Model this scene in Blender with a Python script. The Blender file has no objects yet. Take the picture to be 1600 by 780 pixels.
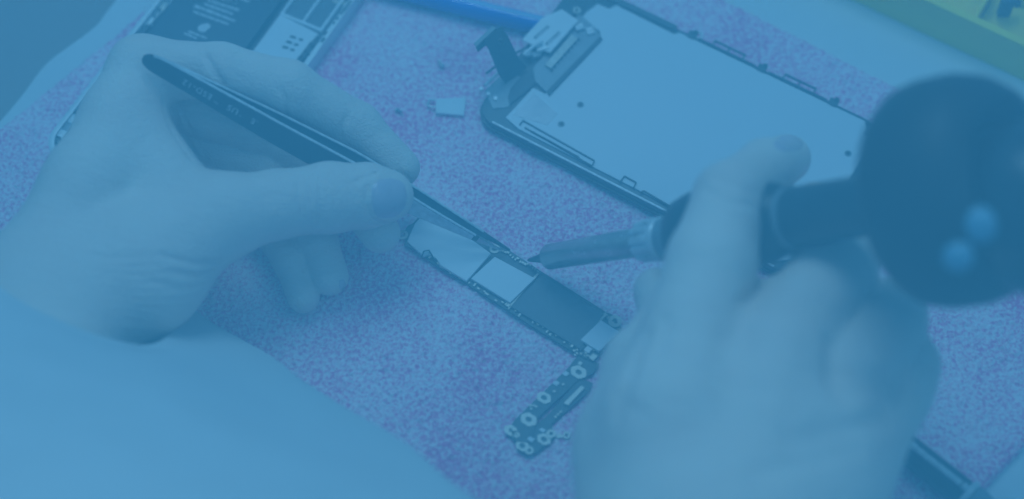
import bpy, bmesh, math, random
import numpy as np
from mathutils import Vector, Matrix

random.seed(7); rng = np.random.default_rng(7)
S = 0.01                      # everything below is authored in centimetres
scene = bpy.context.scene
C = scene.collection

# ------------------------------------------------------------------ camera
ELEV, DIST, LENS = math.radians(59.0), 62.0, 60.0
CAM = np.array([0, -DIST*math.cos(ELEV), DIST*math.sin(ELEV)])
FWD = np.array([0, math.cos(ELEV), -math.sin(ELEV)])
UPV = np.array([0, math.sin(ELEV), math.cos(ELEV)])
RGT = np.array([1.0, 0, 0])
FPX = LENS/36*1600
cd = bpy.data.cameras.new('camera'); cam = bpy.data.objects.new('camera', cd); C.objects.link(cam)
cam.location = CAM*S; cam.rotation_euler = (math.pi/2-ELEV, 0, 0)
cd.lens = LENS; cd.sensor_width = 36; cd.clip_start = 0.01; cd.clip_end = 20
cd.dof.use_dof = True; cd.dof.focus_distance = 0.615; cd.dof.aperture_fstop = 3.6
scene.camera = cam

# ------------------------------------------------------------------ light
w = bpy.data.worlds.new('World'); scene.world = w; w.use_nodes = True
bg = w.node_tree.nodes['Background']
bg.inputs[0].default_value = (0.29, 0.71, 1.0, 1); bg.inputs[1].default_value = 0.29
def area(name, loc, tgt, size, power, col):
    l = bpy.data.lights.new(name, 'AREA'); l.shape = 'DISK'; l.size = size*S; l.energy = power; l.color = col
    o = bpy.data.objects.new(name, l); C.objects.link(o); o.location = Vector(loc)*S
    o.rotation_euler = (Vector(tgt)-Vector(loc)).to_track_quat('-Z', 'Y').to_euler()
    return o
area('ceiling_lamp', (-14, 58, 120), (0, 0, 0), 72, 16.5, (0.345, 0.73, 1.0))
area('hand_fill', (75, -28, 105), (0, 0, 0), 50, 3.4, (0.345, 0.73, 1.0))  # added fill light, lifts the right-facing side of the right hand
scene.view_settings.view_transform = 'Standard'; scene.view_settings.look = 'None'
scene.view_settings.exposure = 0.0; scene.view_settings.gamma = 1.0
scene.cycles.volume_bounces = 1; scene.cycles.max_bounces = 8

# ------------------------------------------------------------------ helpers
def P(u, v, z=0.0):
    """point of the bench at height z (cm) seen at photo position u, v"""
    d = RGT*((u-800)/FPX) + UPV*((390-v)/FPX) + FWD
    return CAM + d*((z-CAM[2])/d[2])
def scale_at(p): return FPX/np.dot(np.array(p)-CAM, FWD)

def tag(o, label=None, cat=None, group=None, kind=None):
    if label: o['label'] = label
    if cat: o['category'] = cat
    if group: o['group'] = group
    if kind: o['kind'] = kind
    return o
def thing(name, label, cat, loc=(0, 0, 0), rz=0.0, group=None):
    o = bpy.data.objects.new(name, None); C.objects.link(o); o.empty_display_size = 0.01
    o.location = Vector(loc)*S; o.rotation_euler = (0, 0, rz)
    return tag(o, label, cat, group)
class Frame:
    def __init__(s, o, rz):
        s.o = np.array(o, float); s.rz = rz; s.c, s.s = math.cos(rz), math.sin(rz)
    def loc(s, u, v, z=0.0):          # z above the frame's origin
        d = P(u, v, z+s.o[2])-s.o
        return np.array([d[0]*s.c+d[1]*s.s, -d[0]*s.s+d[1]*s.c, z])
    def xy(s, pts, z): return [tuple(s.loc(u, v, z)[:2]) for u, v in pts]

class MB:
    def __init__(s): s.v = []; s.f = []
    def add(s, vs, fs):
        n = len(s.v); s.v += [tuple(map(float, x)) for x in vs]; s.f += [tuple(i+n for i in q) for q in fs]; return s
    def box(s, c, d, rz=0.0):
        a, b = math.cos(rz), math.sin(rz); vs = []
        for z in (-.5, .5):
            for x, y in ((-.5, -.5), (.5, -.5), (.5, .5), (-.5, .5)):
                X, Y = x*d[0], y*d[1]; vs.append((c[0]+X*a-Y*b, c[1]+X*b+Y*a, c[2]+z*d[2]))
        return s.add(vs, [(3, 2, 1, 0), (4, 5, 6, 7), (0, 1, 5, 4), (1, 2, 6, 5), (2, 3, 7, 6), (3, 0, 4, 7)])
    def bar(s, a, b, wd, z0, z1):       # upright-sided bar from a to b in plan
        a = np.array(a[:2]); b = np.array(b[:2]); d = b-a; L = np.linalg.norm(d)
        return s.box(((a[0]+b[0])/2, (a[1]+b[1])/2, (z0+z1)/2), (L, wd, z1-z0), math.atan2(d[1], d[0]))
    def prism(s, pts, z0, z1):
        pts = [tuple(p[:2]) for p in pts]
        ar = sum(pts[i][0]*pts[(i+1) % len(pts)][1]-pts[(i+1) % len(pts)][0]*pts[i][1] for i in range(len(pts)))
        if ar < 0: pts = pts[::-1]
        n = len(pts)
        return s.add([(x, y, z0) for x, y in pts]+[(x, y, z1) for x, y in pts],
                     [tuple(range(n-1, -1, -1)), tuple(range(n, 2*n))]+[(i, (i+1) % n, n+(i+1) % n, n+i) for i in range(n)])
    def cyl(s, c, r, z0, z1, n=20): return s.prism([(c[0]+r*math.cos(2*math.pi*i/n), c[1]+r*math.sin(2*math.pi*i/n)) for i in range(n)], z0, z1)
    def ring(s, c, r0, r1, z0, z1, n=20):
        vs = []
        for r, z in ((r0, z0), (r1, z0), (r1, z1), (r0, z1)):
            vs += [(c[0]+r*math.cos(2*math.pi*i/n), c[1]+r*math.sin(2*math.pi*i/n), z) for i in range(n)]
        fs = []
        for k in range(4):
            m = (k+1) % 4
            fs += [(k*n+i, k*n+(i+1) % n, m*n+(i+1) % n, m*n+i) for i in range(n)]
        return s.add(vs, fs)
    def loft(s, rings, caps=True, closed=True):
        n = len(rings[0]); vs = [p for r in rings for p in r]; fs = []
        for k in range(len(rings)-1):
            for i in range(n if closed else n-1):
                j = (i+1) % n; fs.append((k*n+i, k*n+j, (k+1)*n+j, (k+1)*n+i))
        if caps: fs += [tuple(range(n-1, -1, -1)), tuple(range((len(rings)-1)*n, len(rings)*n))]
        return s.add(vs, fs)
    def lathe(s, o, ax, prof, n=40, ripple=None):
        o = np.array(o, float); ax = np.array(ax, float); ax /= np.linalg.norm(ax)
        e1 = np.cross(ax, (0, 0, 1.0)); e1 /= np.linalg.norm(e1); e2 = np.cross(ax, e1); R = []
        for t, r in prof:
            ring = []
            for i in range(n):
                a = 2*math.pi*i/n; rr = r*(1 if ripple is None else ripple(i))
                ring.append(o+ax*t+(e1*math.cos(a)+e2*math.sin(a))*rr)
            R.append(ring)
        return s.loft(R)
    def tube(s, path, r, n=10):
        path = [np.array(p, float) for p in path]; R = []
        for i, p in enumerate(path):
            t = path[min(i+1, len(path)-1)]-path[max(i-1, 0)]; t /= np.linalg.norm(t)
            e1 = np.cross(t, (0.13, 0.21, 0.97)); e1 /= np.linalg.norm(e1); e2 = np.cross(t, e1)
            rr = r[i] if hasattr(r, '__len__') else r
            R.append([p+(e1*math.cos(2*math.pi*k/n)+e2*math.sin(2*math.pi*k/n))*rr for k in range(n)])
        return s.loft(R)
    def build(s, name, mat, parent=None, smooth=False, bevel=0.0, seg=2, org=(0, 0, 0), sharp=35):
        me = bpy.data.meshes.new(name)
        me.from_pydata([((x-org[0])*S, (y-org[1])*S, (z-org[2])*S) for x, y, z in s.v], [], s.f)
        bm = bmesh.new(); bm.from_mesh(me); bmesh.ops.recalc_face_normals(bm, faces=bm.faces)
        if bevel:
            ed = [e for e in bm.edges if len(e.link_faces) == 2 and e.calc_face_angle(0) > math.radians(28)]
            bmesh.ops.bevel(bm, geom=ed, offset=bevel*S, segments=seg, affect='EDGES', profile=.6, clamp_overlap=True)
        bm.to_mesh(me); bm.free()
        if smooth or (bevel and seg > 1):
            me.polygons.foreach_set('use_smooth', [True]*len(me.polygons)); me.set_sharp_from_angle(angle=math.radians(sharp))
        o = bpy.data.objects.new(name, me); C.objects.link(o); o.data.materials.append(mat)
        if parent: o.parent = parent
        elif any(org): o.location = Vector(org)*S
        return o

def rrect(x0, y0, x1, y1, r, n=8):
    pts = []
    for cx, cy, a0 in ((x1-r, y1-r, 0), (x0+r, y1-r, 90), (x0+r, y0+r, 180), (x1-r, y0+r, 270)):
        for k in range(n+1):
            a = math.radians(a0+90*k/n); pts.append((cx+r*math.cos(a), cy+r*math.sin(a)))
    return pts

# ------------------------------------------------------------------ materials
def material(name, col, rough=.5, metal=0.0, var=.12, vscale=120, bump=0.0, bscale=600, spec=.5, coat=0.0, col2=None, sss=0.0):
    m = bpy.data.materials.new(name); m.use_nodes = True; nt = m.node_tree; b = nt.nodes['Principled BSDF']
    tc = nt.nodes.new('ShaderNodeTexCoord'); no = nt.nodes.new('ShaderNodeTexNoise')
    no.inputs['Scale'].default_value = vscale; no.inputs['Detail'].default_value = 6
    nt.links.new(tc.outputs['Object'], no.inputs['Vector'])
    rp = nt.nodes.new('ShaderNodeValToRGB'); c2 = col2 or tuple(c*(1-var) for c in col)
    rp.color_ramp.elements[0].position = .3; rp.color_ramp.elements[1].position = .7
    rp.color_ramp.elements[0].color = (*c2, 1); rp.color_ramp.elements[1].color = (*col, 1)
    nt.links.new(no.outputs['Fac'], rp.inputs[0]); nt.links.new(rp.outputs[0], b.inputs['Base Color'])
    mr = nt.nodes.new('ShaderNodeMapRange'); mr.inputs[3].default_value = max(.03, rough-.08); mr.inputs[4].default_value = min(1, rough+.1)
    nt.links.new(no.outputs['Fac'], mr.inputs[0]); nt.links.new(mr.outputs[0], b.inputs['Roughness'])
    b.inputs['Metallic'].default_value = metal; b.inputs['Specular IOR Level'].default_value = spec; b.inputs['Coat Weight'].default_value = coat
    if sss:
        b.inputs['Subsurface Weight'].default_value = sss; b.inputs['Subsurface Radius'].default_value = (.9, .4, .25); b.inputs['Subsurface Scale'].default_value = .004
    if bump:
        n2 = nt.nodes.new('ShaderNodeTexNoise'); n2.inputs['Scale'].default_value = bscale; n2.inputs['Detail'].default_value = 4
        nt.links.new(tc.outputs['Object'], n2.inputs['Vector'])
        bp = nt.nodes.new('ShaderNodeBump'); bp.inputs['Strength'].default_value = bump; bp.inputs['Distance'].default_value = .0006
        nt.links.new(n2.outputs['Fac'], bp.inputs['Height']); nt.links.new(bp.outputs[0], b.inputs['Normal'])
    return m

M = {}
M['table'] = material('grey_laminate', (.36, .29, .25), .5, var=.12, vscale=9, bump=.1)
M['mat'] = material('white_mat', (.80, .80, .80), .7, var=.05, vscale=14)
M['black'] = material('black_plastic', (.02, .02, .022), .38, var=.3, vscale=160, bump=.12, bscale=1600)
M['gloss'] = material('glossy_black', (.014, .014, .016), .27, var=.3, vscale=40, spec=.6)
M['satin'] = material('satin_black_plastic', (.02, .02, .022), .5, var=.3, vscale=40, spec=.3)
M['glint_dome'] = material('blue_grey_glint', (.16, .34, .46), .22, var=.1, vscale=60, spec=.6)  # glint colour put into the material of the added domes
M['tweezer'] = material('black_coated_steel', (.022, .023, .026), .42, var=.3, vscale=300, bump=.1, bscale=2500)
M['bare'] = material('bare_steel', (.52, .53, .54), .28, 1.0, var=.2, vscale=300)
M['edge'] = material('worn_edge', (.86, .87, .88), .35, .1, var=.35, vscale=500)
M['chrome'] = material('chrome', (.82, .83, .84), .28, .2, var=.35, vscale=150)
M['barrel'] = material('heat_stained_barrel', (.66, .62, .60), .24, .6, var=.45, vscale=130, bump=.1)
M['tipm'] = material('tinned_tip', (.16, .16, .17), .35, 1.0, var=.4, vscale=500)
M['silver'] = material('silver_housing', (.80, .81, .82), .42, .1, var=.12, vscale=120)
M['shield'] = material('tin_shield', (.86, .87, .88), .5, .0, var=.05, vscale=60, bump=.05, bscale=300)
M['plate'] = material('brushed_backplate', (.74, .75, .77), .5, .1, var=.04, vscale=25)
M['rim'] = material('display_frame', (.10, .11, .115), .4, .2, var=.3, vscale=200)
M['flex'] = material('dark_flex', (.09, .10, .11), .42, 0, var=.35, vscale=250)
M['flexmid'] = material('grey_flex', (.32, .35, .37), .4, .2, var=.25, vscale=200)
M['film'] = material('dull_tape', (.45, .47, .50), .3, .3, var=.3, vscale=70)
M['pcb'] = material('dark_circuit_board', (.09, .12, .13), .42, 0, var=.4, vscale=400)
M['chip'] = material('dark_chip', (.19, .20, .21), .55, 0, var=.15, vscale=500)
M['gold'] = material('tinned_pad', (.55, .54, .48), .4, .3, var=.25, vscale=500)
M['print'] = material('pale_print', (.85, .85, .86), .7, var=.3, vscale=900)
M['battery'] = material('battery_wrap', (.06, .07, .085), .45, var=.25, vscale=60)
M['blue'] = material('blue_translucent_plastic', (.0, .16, .80), .14, var=.3, vscale=30, coat=.6)
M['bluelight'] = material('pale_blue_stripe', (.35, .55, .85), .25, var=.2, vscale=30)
M['tray'] = material('yellow_green_plastic', (.97, .82, .02), .42, var=.08, vscale=40, bump=.05)
M['coat'] = material('white_coat_cloth', (.66, .67, .68), .9, var=.05, vscale=40, bump=.2, bscale=2200)
M['nail'] = material('fingernail', (.70, .57, .62), .22, var=.12, vscale=120, spec=.6)

def foam_material():
    m = material('pink_foam', (.80, .58, .72), .42, spec=.5); nt = m.node_tree; b = nt.nodes['Principled BSDF']
    tc = nt.nodes.new('ShaderNodeTexCoord')
    v = nt.nodes.new('ShaderNodeTexVoronoi'); v.inputs['Scale'].default_value = 620; v.feature = 'F1'
    n = nt.nodes.new('ShaderNodeTexNoise'); n.inputs['Scale'].default_value = 680; n.inputs['Detail'].default_value = 4; n.inputs['Roughness'].default_value = .7
    nt.links.new(tc.outputs['Object'], v.inputs['Vector']); nt.links.new(tc.outputs['Object'], n.inputs['Vector'])
    rp = nt.nodes.new('ShaderNodeValToRGB'); e = rp.color_ramp.elements
    e[0].position = .40; e[0].color = (.86, .16, .48, 1); e[1].position = .60; e[1].color = (.97, .79, .87, 1)
    k = e.new(.49); k.color = (.96, .52, .69, 1)
    big = nt.nodes.new('ShaderNodeTexNoise'); big.inputs['Scale'].default_value = 26; big.inputs['Detail'].default_value = 5  # broad magenta drift imitates pink bounce light in shaded foam
    nt.links.new(tc.outputs['Object'], big.inputs['Vector'])
    sub = nt.nodes.new('ShaderNodeMath'); sub.operation = 'MULTIPLY_ADD'; sub.inputs[1].default_value = .42; sub.inputs[2].default_value = -.19
    nt.links.new(big.outputs['Fac'], sub.inputs[0])
    sm_ = nt.nodes.new('ShaderNodeMath'); sm_.operation = 'ADD'; nt.links.new(n.outputs['Fac'], sm_.inputs[0]); nt.links.new(sub.outputs[0], sm_.inputs[1])
    nt.links.new(sm_.outputs[0], rp.inputs[0]); nt.links.new(rp.outputs[0], b.inputs['Base Color'])
    bp = nt.nodes.new('ShaderNodeBump'); bp.inputs['Strength'].default_value = .6; bp.inputs['Distance'].default_value = .0007
    nt.links.new(v.outputs['Distance'], bp.inputs['Height']); nt.links.new(bp.outputs[0], b.inputs['Normal'])
    return m
M['foam'] = foam_material()

def skin_material():
    m = material('skin', (.90, .77, .68), .52, col2=(.85, .68, .60), vscale=28, spec=.4, sss=.12); nt = m.node_tree; b = nt.nodes['Principled BSDF']
    tc = nt.nodes.new('ShaderNodeTexCoord')
    v = nt.nodes.new('ShaderNodeTexVoronoi'); v.inputs['Scale'].default_value = 620; v.feature = 'DISTANCE_TO_EDGE'
    mp = nt.nodes.new('ShaderNodeMapping'); mp.inputs['Scale'].default_value = (1, 1.6, 1); mp.inputs['Rotation'].default_value = (0, 0, .5)
    n = nt.nodes.new('ShaderNodeTexNoise'); n.inputs['Scale'].default_value = 170; n.inputs['Detail'].default_value = 7; n.inputs['Roughness'].default_value = .65
    nt.links.new(tc.outputs['Object'], mp.inputs[0]); nt.links.new(mp.outputs[0], v.inputs['Vector']); nt.links.new(mp.outputs[0], n.inputs['Vector'])
    cl = nt.nodes.new('ShaderNodeMapRange'); cl.inputs[2].default_value = .22
    nt.links.new(v.outputs['Distance'], cl.inputs[0])
    b1 = nt.nodes.new('ShaderNodeBump'); b1.inputs['Strength'].default_value = .4; b1.inputs['Distance'].default_value = .0004
    b2 = nt.nodes.new('ShaderNodeBump'); b2.inputs['Strength'].default_value = .55; b2.inputs['Distance'].default_value = .0018
    nt.links.new(cl.outputs[0], b1.inputs['Height']); nt.links.new(n.outputs['Fac'], b2.inputs['Height'])
    nt.links.new(b2.outputs[0], b1.inputs['Normal']); nt.links.new(b1.outputs[0], b.inputs['Normal'])
    return m
M['skin'] = skin_material()

# ------------------------------------------------------------------ bench, mat, foam
TZ, MZ = -0.50, -0.36
t = MB().box((0, 0, TZ-1), (130, 130, 2)).build('table_top', M['table']); tag(t, kind='structure')
edge = [P(u, v, MZ) for u, v in ((-160, 340), (-20, 207), (5, 184), (35, 148), (70, 102), (108, 72), (148, 42), (177, 5), (270, -110))]
far = edge[-1]+(edge[-1]-edge[-2])*2.2
_e = np.array(edge); _o = []
for k in range(len(_e)-1):
    q = [_e[max(k-1, 0)], _e[k], _e[k+1], _e[min(k+2, len(_e)-1)]]
    for f in np.linspace(0, 1, 6, endpoint=False): _o.append(.5*((2*q[1])+(-q[0]+q[2])*f+(2*q[0]-5*q[1]+4*q[2]-q[3])*f*f+(-q[0]+3*q[1]-3*q[2]+q[3])*f**3))
edge = _o+[_e[-1]]
outline = [(-34, -55)]+[(p[0], p[1]) for p in edge]+[(far[0], far[1]), (45, 50), (50, -55)]
o = MB().prism(outline, TZ+.01, MZ).build('white_work_mat', M['mat'], bevel=.03)
tag(o, 'smooth white mat lying under the pink foam sheet on the grey bench', 'mat')
A = P(587, -281, 0)[:2]; B = P(1896, 385, 0)[:2]
dl = P(0, 196, 0)[:2]-P(240, 0, 0)[:2]; dl /= np.linalg.norm(dl)
dr = P(1515, 780, 0)[:2]-P(1600, 690, 0)[:2]; dr /= np.linalg.norm(dr)
NX, NY = 620, 520; LW = 34.0
a = np.linspace(0, 1, NX)[:, None, None]; bb = np.linspace(0, 1, NY)[None, :, None]
XY = (1-a)*(A+dl*LW*bb)+a*(B+dr*LW*bb)
def blur(h, k):
    for ax in (0, 1):
        for _ in range(k): h = (np.roll(h, 1, ax)+2*h+np.roll(h, -1, ax))/4
    return h
h = blur(rng.standard_normal((NX, NY)), 1); h /= h.std()
h2 = blur(rng.standard_normal((NX, NY)), 60); h2 /= h2.std()
Z = -.05+.034*np.abs(h)+.018*h2
bx = np.minimum(np.minimum(np.arange(NX)[:, None], NX-1-np.arange(NX)[:, None]), np.minimum(np.arange(NY)[None, :], NY-1-np.arange(NY)[None, :]))
Z = np.where(bx == 0, MZ+.005, np.where(bx == 1, Z-.06, Z))
V = np.dstack([XY[..., 0], XY[..., 1], Z]).reshape(-1, 3)
I = np.arange(NX*NY).reshape(NX, NY)
Fq = np.stack([I[:-1, :-1], I[1:, :-1], I[1:, 1:], I[:-1, 1:]], -1).reshape(-1, 4)
def np_mesh(name, V, F, mat, parent=None, org=(0, 0, 0), smooth=True):
    me = bpy.data.meshes.new(name); V = (np.asarray(V)-np.array(org))*S; k = F.shape[1]
    me.vertices.add(len(V)); me.vertices.foreach_set('co', V.astype(np.float32).ravel())
    me.loops.add(F.size); me.loops.foreach_set('vertex_index', F.astype(np.int32).ravel())
    me.polygons.add(len(F)); me.polygons.foreach_set('loop_start', np.arange(0, F.size, k, dtype=np.int32))
    me.update(calc_edges=True); me.validate()
    me.polygons.foreach_set('use_smooth', [smooth]*len(me.polygons))
    o = bpy.data.objects.new(name, me); C.objects.link(o); me.materials.append(mat)
    if parent: o.parent = parent
    o.location = Vector(org)*S
    return o
o = np_mesh('foam_sheet', V, Fq, M['foam'])
tag(o, 'grainy pink foam sheet the phone parts lie on', 'foam sheet')

# ------------------------------------------------------------------ phone display assembly
def line_angle(p, q): return math.atan2(q[1]-p[1], q[0]-p[0])
DZ = .12
dO = P(735, 179, DZ+.4); dO[2] = DZ
rzd = line_angle(P(745, 185, .5), P(1050, 336, .5))*.5+line_angle(P(960, 12, .5), P(1365, 213, .5))*.5
fd = Frame(dO, rzd)
dis = thing('phone_display', 'detached phone display lying face down with pale metal back plate', 'phone display', dO, rzd)
DL, DW = 13.7, 7.8
b = MB().prism(rrect(0, 0, DL, DW, .95), 0, .16).build('glass', M['gloss'], dis, bevel=.04)
b = MB().prism(rrect(.07, .07, DL-.07, DW-.07, .9), .165, .40).build('frame', M['rim'], dis, bevel=.03)
# raised thin lip along the two long sides
MB().bar((.9, .13), (DL-.9, .13), .07, .405, .45).build('lip', M['edge'], dis)
MB().bar((.9, DW-.13), (4.6, DW-.13), .26, .405, .47).build('lip', M['rim'], dis)
pl = fd.xy([(790, 184), (833, 137), (852, 147), (938, 58), (937, 49), (908, 30), (915, 20), (934, 6), (952, 14), (963, 8)], .46)
plate_pts = pl+[(4.7, DW-.42), (4.8, DW-.24), (DL-.9, DW-.24), (DL-.25, DW-1.1), (DL-.25, .9), (DL-.9, .36), (10.5, .36)]
q = fd.loc(806, 194, .46); plate_pts += [(q[0]+.2, .36)]
plate = MB().prism(plate_pts, .405, .47).build('back_plate', M['plate'], dis, bevel=.012, seg=1)
for u, v in ((907, 164), (877, 194), (1325, 240)):
    x, y, _ = fd.loc(u, v, .47)
    MB().ring((x, y), .085, .14, .471, .486).build('rivet', M['flexmid'], plate, smooth=True)
    MB().cyl((x, y), .085, .471, .479).build('hole', M['black'], plate)
# dull tape near the corner
MB().prism(fd.xy([(800, 180), (835, 146), (872, 178), (856, 196)], .48), .472, .477).build('tape', M['film'], plate)
# side clips: thin bent wire-like brackets along both long edges
def clip(pts, closed=False, z=.475, hh=.05, wd=.045):
    m = MB(); ps = fd.xy(pts, z)
    if closed: ps = ps+[ps[0]]
    for p, q in zip(ps[:-1], ps[1:]): m.bar(p, q, wd, z, z+hh)
    m.build('side_clip', M['rim'], dis)
clip([(812, 196), (817, 189), (929, 252), (925, 260)])
clip([(820, 200), (925, 260)]); clip([(968, 286), (976, 276), (994, 286), (990, 294)])
clip([(1000, 302), (1006, 299), (1052, 326)]); clip([(830, 206), (905, 247)], wd=.06)
for x, L in ((5.3, .35), (8.35, .35), (11.4, .35)):       # screw lugs on the far edge
    m = MB(); m.box((x, DW-.10, .46), (L, .34, .10)); m.box((x+.05, DW+.06, .46), (.16, .24, .1)); m.cyl((x, DW-.2), .08, .49, .54)
    m.build('edge_lug', M['rim'], dis, bevel=.01, seg=1)
for x0, x1 in ((5.6, 8.1), (8.65, 11.15)):
    m = MB(); m.bar((x0, DW-.13), (x1, DW-.13), .07, .474, .50); m.bar((x0+.6, DW+.14), (x0+1.9, DW+.14), .06, .405, .48)
    for k in (.6, 1.25, 1.9): m.bar((x0+k, DW-.13), (x0+k, DW+.16), .06, .405, .49)
    m.build('side_clip', M['rim'], dis)
m = MB(); m.box((DL-.42, DW-.6, .49), (.5, .42, .05)); m.build('corner_tab', M['flexmid'], dis, bevel=.01, seg=1)
# connector block at the top end of the phone
blk = MB().prism(fd.xy([(855, 146), (938, 58), (930, 44), (905, 22), (832, 108), (836, 128)], .46), .405, .50).build('flex_bed', M['flexmid'], dis, bevel=.01, seg=1)
MB().prism(fd.xy([(858, 150), (941, 62), (938, 57), (854, 144)], .50), .405, .545).build('bed_wall', M['flex'], dis)
MB().prism(fd.xy([(851, 103), (893, 55), (903, 62), (861, 109)], .52), .502, .60).build('socket', M['gold'], dis, bevel=.012, seg=1)
m = MB()
for k in range(9):
    f = k/8; p = fd.loc(862+42*f, 110-48*f, .52); m.box((p[0], p[1], .545), (.07, .09, .06), .3)
m.build('contact_row', M['pcb'], dis)
br = MB().prism(fd.xy([(815, 62), (842, 33), (848, 27), (878, 14), (904, 32), (893, 44), (860, 82), (852, 80)], .72), .66, .72).build('bracket', M['silver'], dis, bevel=.015, seg=1)
for c in (((835, 60), (857, 41)), ((853, 70), (875, 50))):
    p, q = fd.loc(*c[0], .73), fd.loc(*c[1], .73); MB().bar(p, q, .12, .722, .728).build('slot', M['flex'], br)
    MB().bar(p+np.array((.03, .05, 0)), q+np.array((.03, .05, 0)), .04, .729, .745).build('slot_rim', M['edge'], br)
x, y, _ = fd.loc(901, 17, .55); m = MB(); m.ring((x, y), .07, .16, .41, .6); m.build('screw_boss', M['gold'], dis, smooth=True)
m = MB()
for c, s_, z in (((905, 42), (.34, .3), .62), ((922, 48), (.3, .34), .58), ((886, 50), (.16, .16), .6), ((848, 76), (.5, .16), .76), ((838, 84), (.36, .22), .62), ((824, 82), (.22, .3), .66)):
    x, y, _ = fd.loc(*c, z-.02); m.box((x, y, z-.08), (*s_, .16), .9)
m.build('small_components', M['chrome'], dis, bevel=.012, seg=1).__setitem__('kind', 'stuff')
p, q = fd.loc(818, 86, .8), fd.loc(847, 66, .8); MB().tube([(p[0], p[1], .8), ((p[0]+q[0])/2, (p[1]+q[1])/2, .9), (q[0], q[1], .84)], .07).build('contact_spring', M['silver'], dis, smooth=True)
p, q = fd.loc(759, 112, .75), fd.loc(826, 72, .8); MB().tube([(p[0], p[1], .62), ((p[0]+q[0])/2, (p[1]+q[1])/2, .82), (q[0], q[1], .8)], .045, 8).build('contact_spring', M['flex'], dis, smooth=True)
# earpiece tray in the rounded corner
MB().prism(fd.xy([(757, 142), (792, 108), (812, 120), (822, 140), (793, 168), (770, 170)], .44), .405, .44).build('earpiece_bed', M['flexmid'], dis, bevel=.012, seg=1)
cur = [fd.loc(u, v, .46) for u, v in ((796, 164), (794, 150), (798, 138), (810, 124), (830, 112))]
MB().prism([tuple(p[:2]) for p in cur]+fd.xy([(838, 130), (820, 146)], .46), .445, .47).build('camera_flex', M['flex'], dis, bevel=.01, seg=1)
p, q = fd.loc(757, 134, .5), fd.loc(783, 110, .5); MB().tube([(p[0], p[1], .5), (q[0], q[1], .52)], .065).build('earpiece_rod', M['edge'], dis, smooth=True)
for u, v in ((752, 139), (763, 147), (774, 154)):
    x, y, _ = fd.loc(u, v, .47); m = MB(); m.cyl((x, y), .085, .40, .5, 14); m.build('contact_dot', M['chrome'], dis, smooth=True)
# standing camera flex: a folded dark ribbon rising from the corner
rp_ = [(P(806, 118, .6), 42), (P(795, 104, 1.0), 40), (P(787, 86, 1.7), 38), (P(778, 66, 2.3), 36), (P(769, 52, 2.6), 34)]
def to_local(fr, p): d = np.array(p)-fr.o; return np.array([d[0]*fr.c+d[1]*fr.s, -d[0]*fr.s+d[1]*fr.c, d[2]])
side = np.array([.72, .60, .1]); side /= np.linalg.norm(side)
R = []
for p, wd in rp_:
    hw = wd/40*.5; nrm = np.array([.5, -.6, .4]); nrm /= np.linalg.norm(nrm)
    R.append([to_local(fd, p+side*hw*s1+nrm*.035*s2) for s1, s2 in ((-1, -1), (1, -1), (1, 1), (-1, 1))])
MB().loft(R).build('standing_flex', M['flex'], dis, smooth=True)
def slab(px, z, th, name, mat, parent):
    ps = [to_local(fd, P(u, v, zz)) for (u, v), zz in zip(px, z)]
    n = np.cross(ps[1]-ps[0], ps[2]-ps[0]); n /= np.linalg.norm(n); n *= (1 if n[2] > 0 else -1)
    return MB().loft([[p-n*th for p in ps], ps]).build(name, mat, parent, bevel=.01, seg=1)
hd = slab([(741, 68), (770, 41), (794, 58), (786, 74), (771, 66), (765, 74), (757, 70), (746, 80)], [2.3, 2.6, 2.6, 2.2, 2.3, 2.2, 2.2, 2.1], .12, 'flex_head', M['flex'], dis)
slab([(740, 68), (770, 40), (775, 44), (744, 73)], [2.42, 2.72, 2.7, 2.4], .08, 'head_stiffener', M['flexmid'], dis)

# ------------------------------------------------------------------ opened phone housing (far left)
BH = .68
bO = P(58, 234, BH); bO[2] = .02
rzb = line_angle(P(75, 218, BH), P(240, 8, BH))-math.pi/2
fb = Frame(bO, rzb)
ph = thing('phone_housing', 'opened silver phone housing with black battery, half hidden behind the left hand', 'phone housing', bO, rzb)
BW, BL = 7.0, 13.8
out, inn = rrect(0, 0, BW, BL, 1.05, 10), rrect(.22, .22, BW-.22, BL-.22, .85, 10); n = len(out)
m = MB()
m.loft([[(x, y, .0) for x, y in out], [(x, y, BH) for x, y in out], [(x, y, BH) for x, y in inn], [(x, y, .16) for x, y in inn]], caps=False)
m.add([(x, y, 0) for x, y in out], [tuple(range(n-1, -1, -1))]); m.add([(x, y, .16) for x, y in inn], [tuple(range(n))])
m.build('shell', M['silver'], ph, bevel=.03)
def bxy(pts, z): return fb.xy(pts, z)
e0, e1 = fb.loc(222, 54, .6), fb.loc(386, 78, .6)
bx0, bx1 = e0[0]+.12, e1[0]-.1
bat = MB().prism(rrect(bx0, 1.9, bx1, 12.2, .12, 3), .17, .60).build('battery', M['battery'], ph, bevel=.05)
m = MB()
for (u0, v0), (u1, v1), wd in (((302, 18), (357, 38), .11), ((304, 9), (367, 33), .12), ((319, 6), (364, 22), .11), ((324, 0), (373, 16), .11), ((352, 0), (373, 6), .1), ((376, -3), (390, 3), .12), ((295, 49), (323, 60), .09), ((288, 52), (307, 60), .09), ((330, -8), (372, 6), .1)):
    p, q = fb.loc(u0, v0, .605), fb.loc(u1, v1, .605); L = np.linalg.norm(q-p); tt = 0.0
    while tt < L:                                  # ragged dashes: print too small to read
        d = random.uniform(.16, .42); a0 = p+(q-p)*tt/L; a1 = p+(q-p)*min(1, (tt+d)/L); m.bar(a0, a1, wd*random.uniform(.75, 1.1), .602, .606); tt += d+.035
x, y, _ = fb.loc(317, 44, .605); m.cyl((x, y), .2, .602, .606, 16); x, y, _ = fb.loc(323, 41, .605); m.cyl((x, y), .15, .602, .607, 14)
m.build('battery_print', M['print'], bat)
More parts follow.
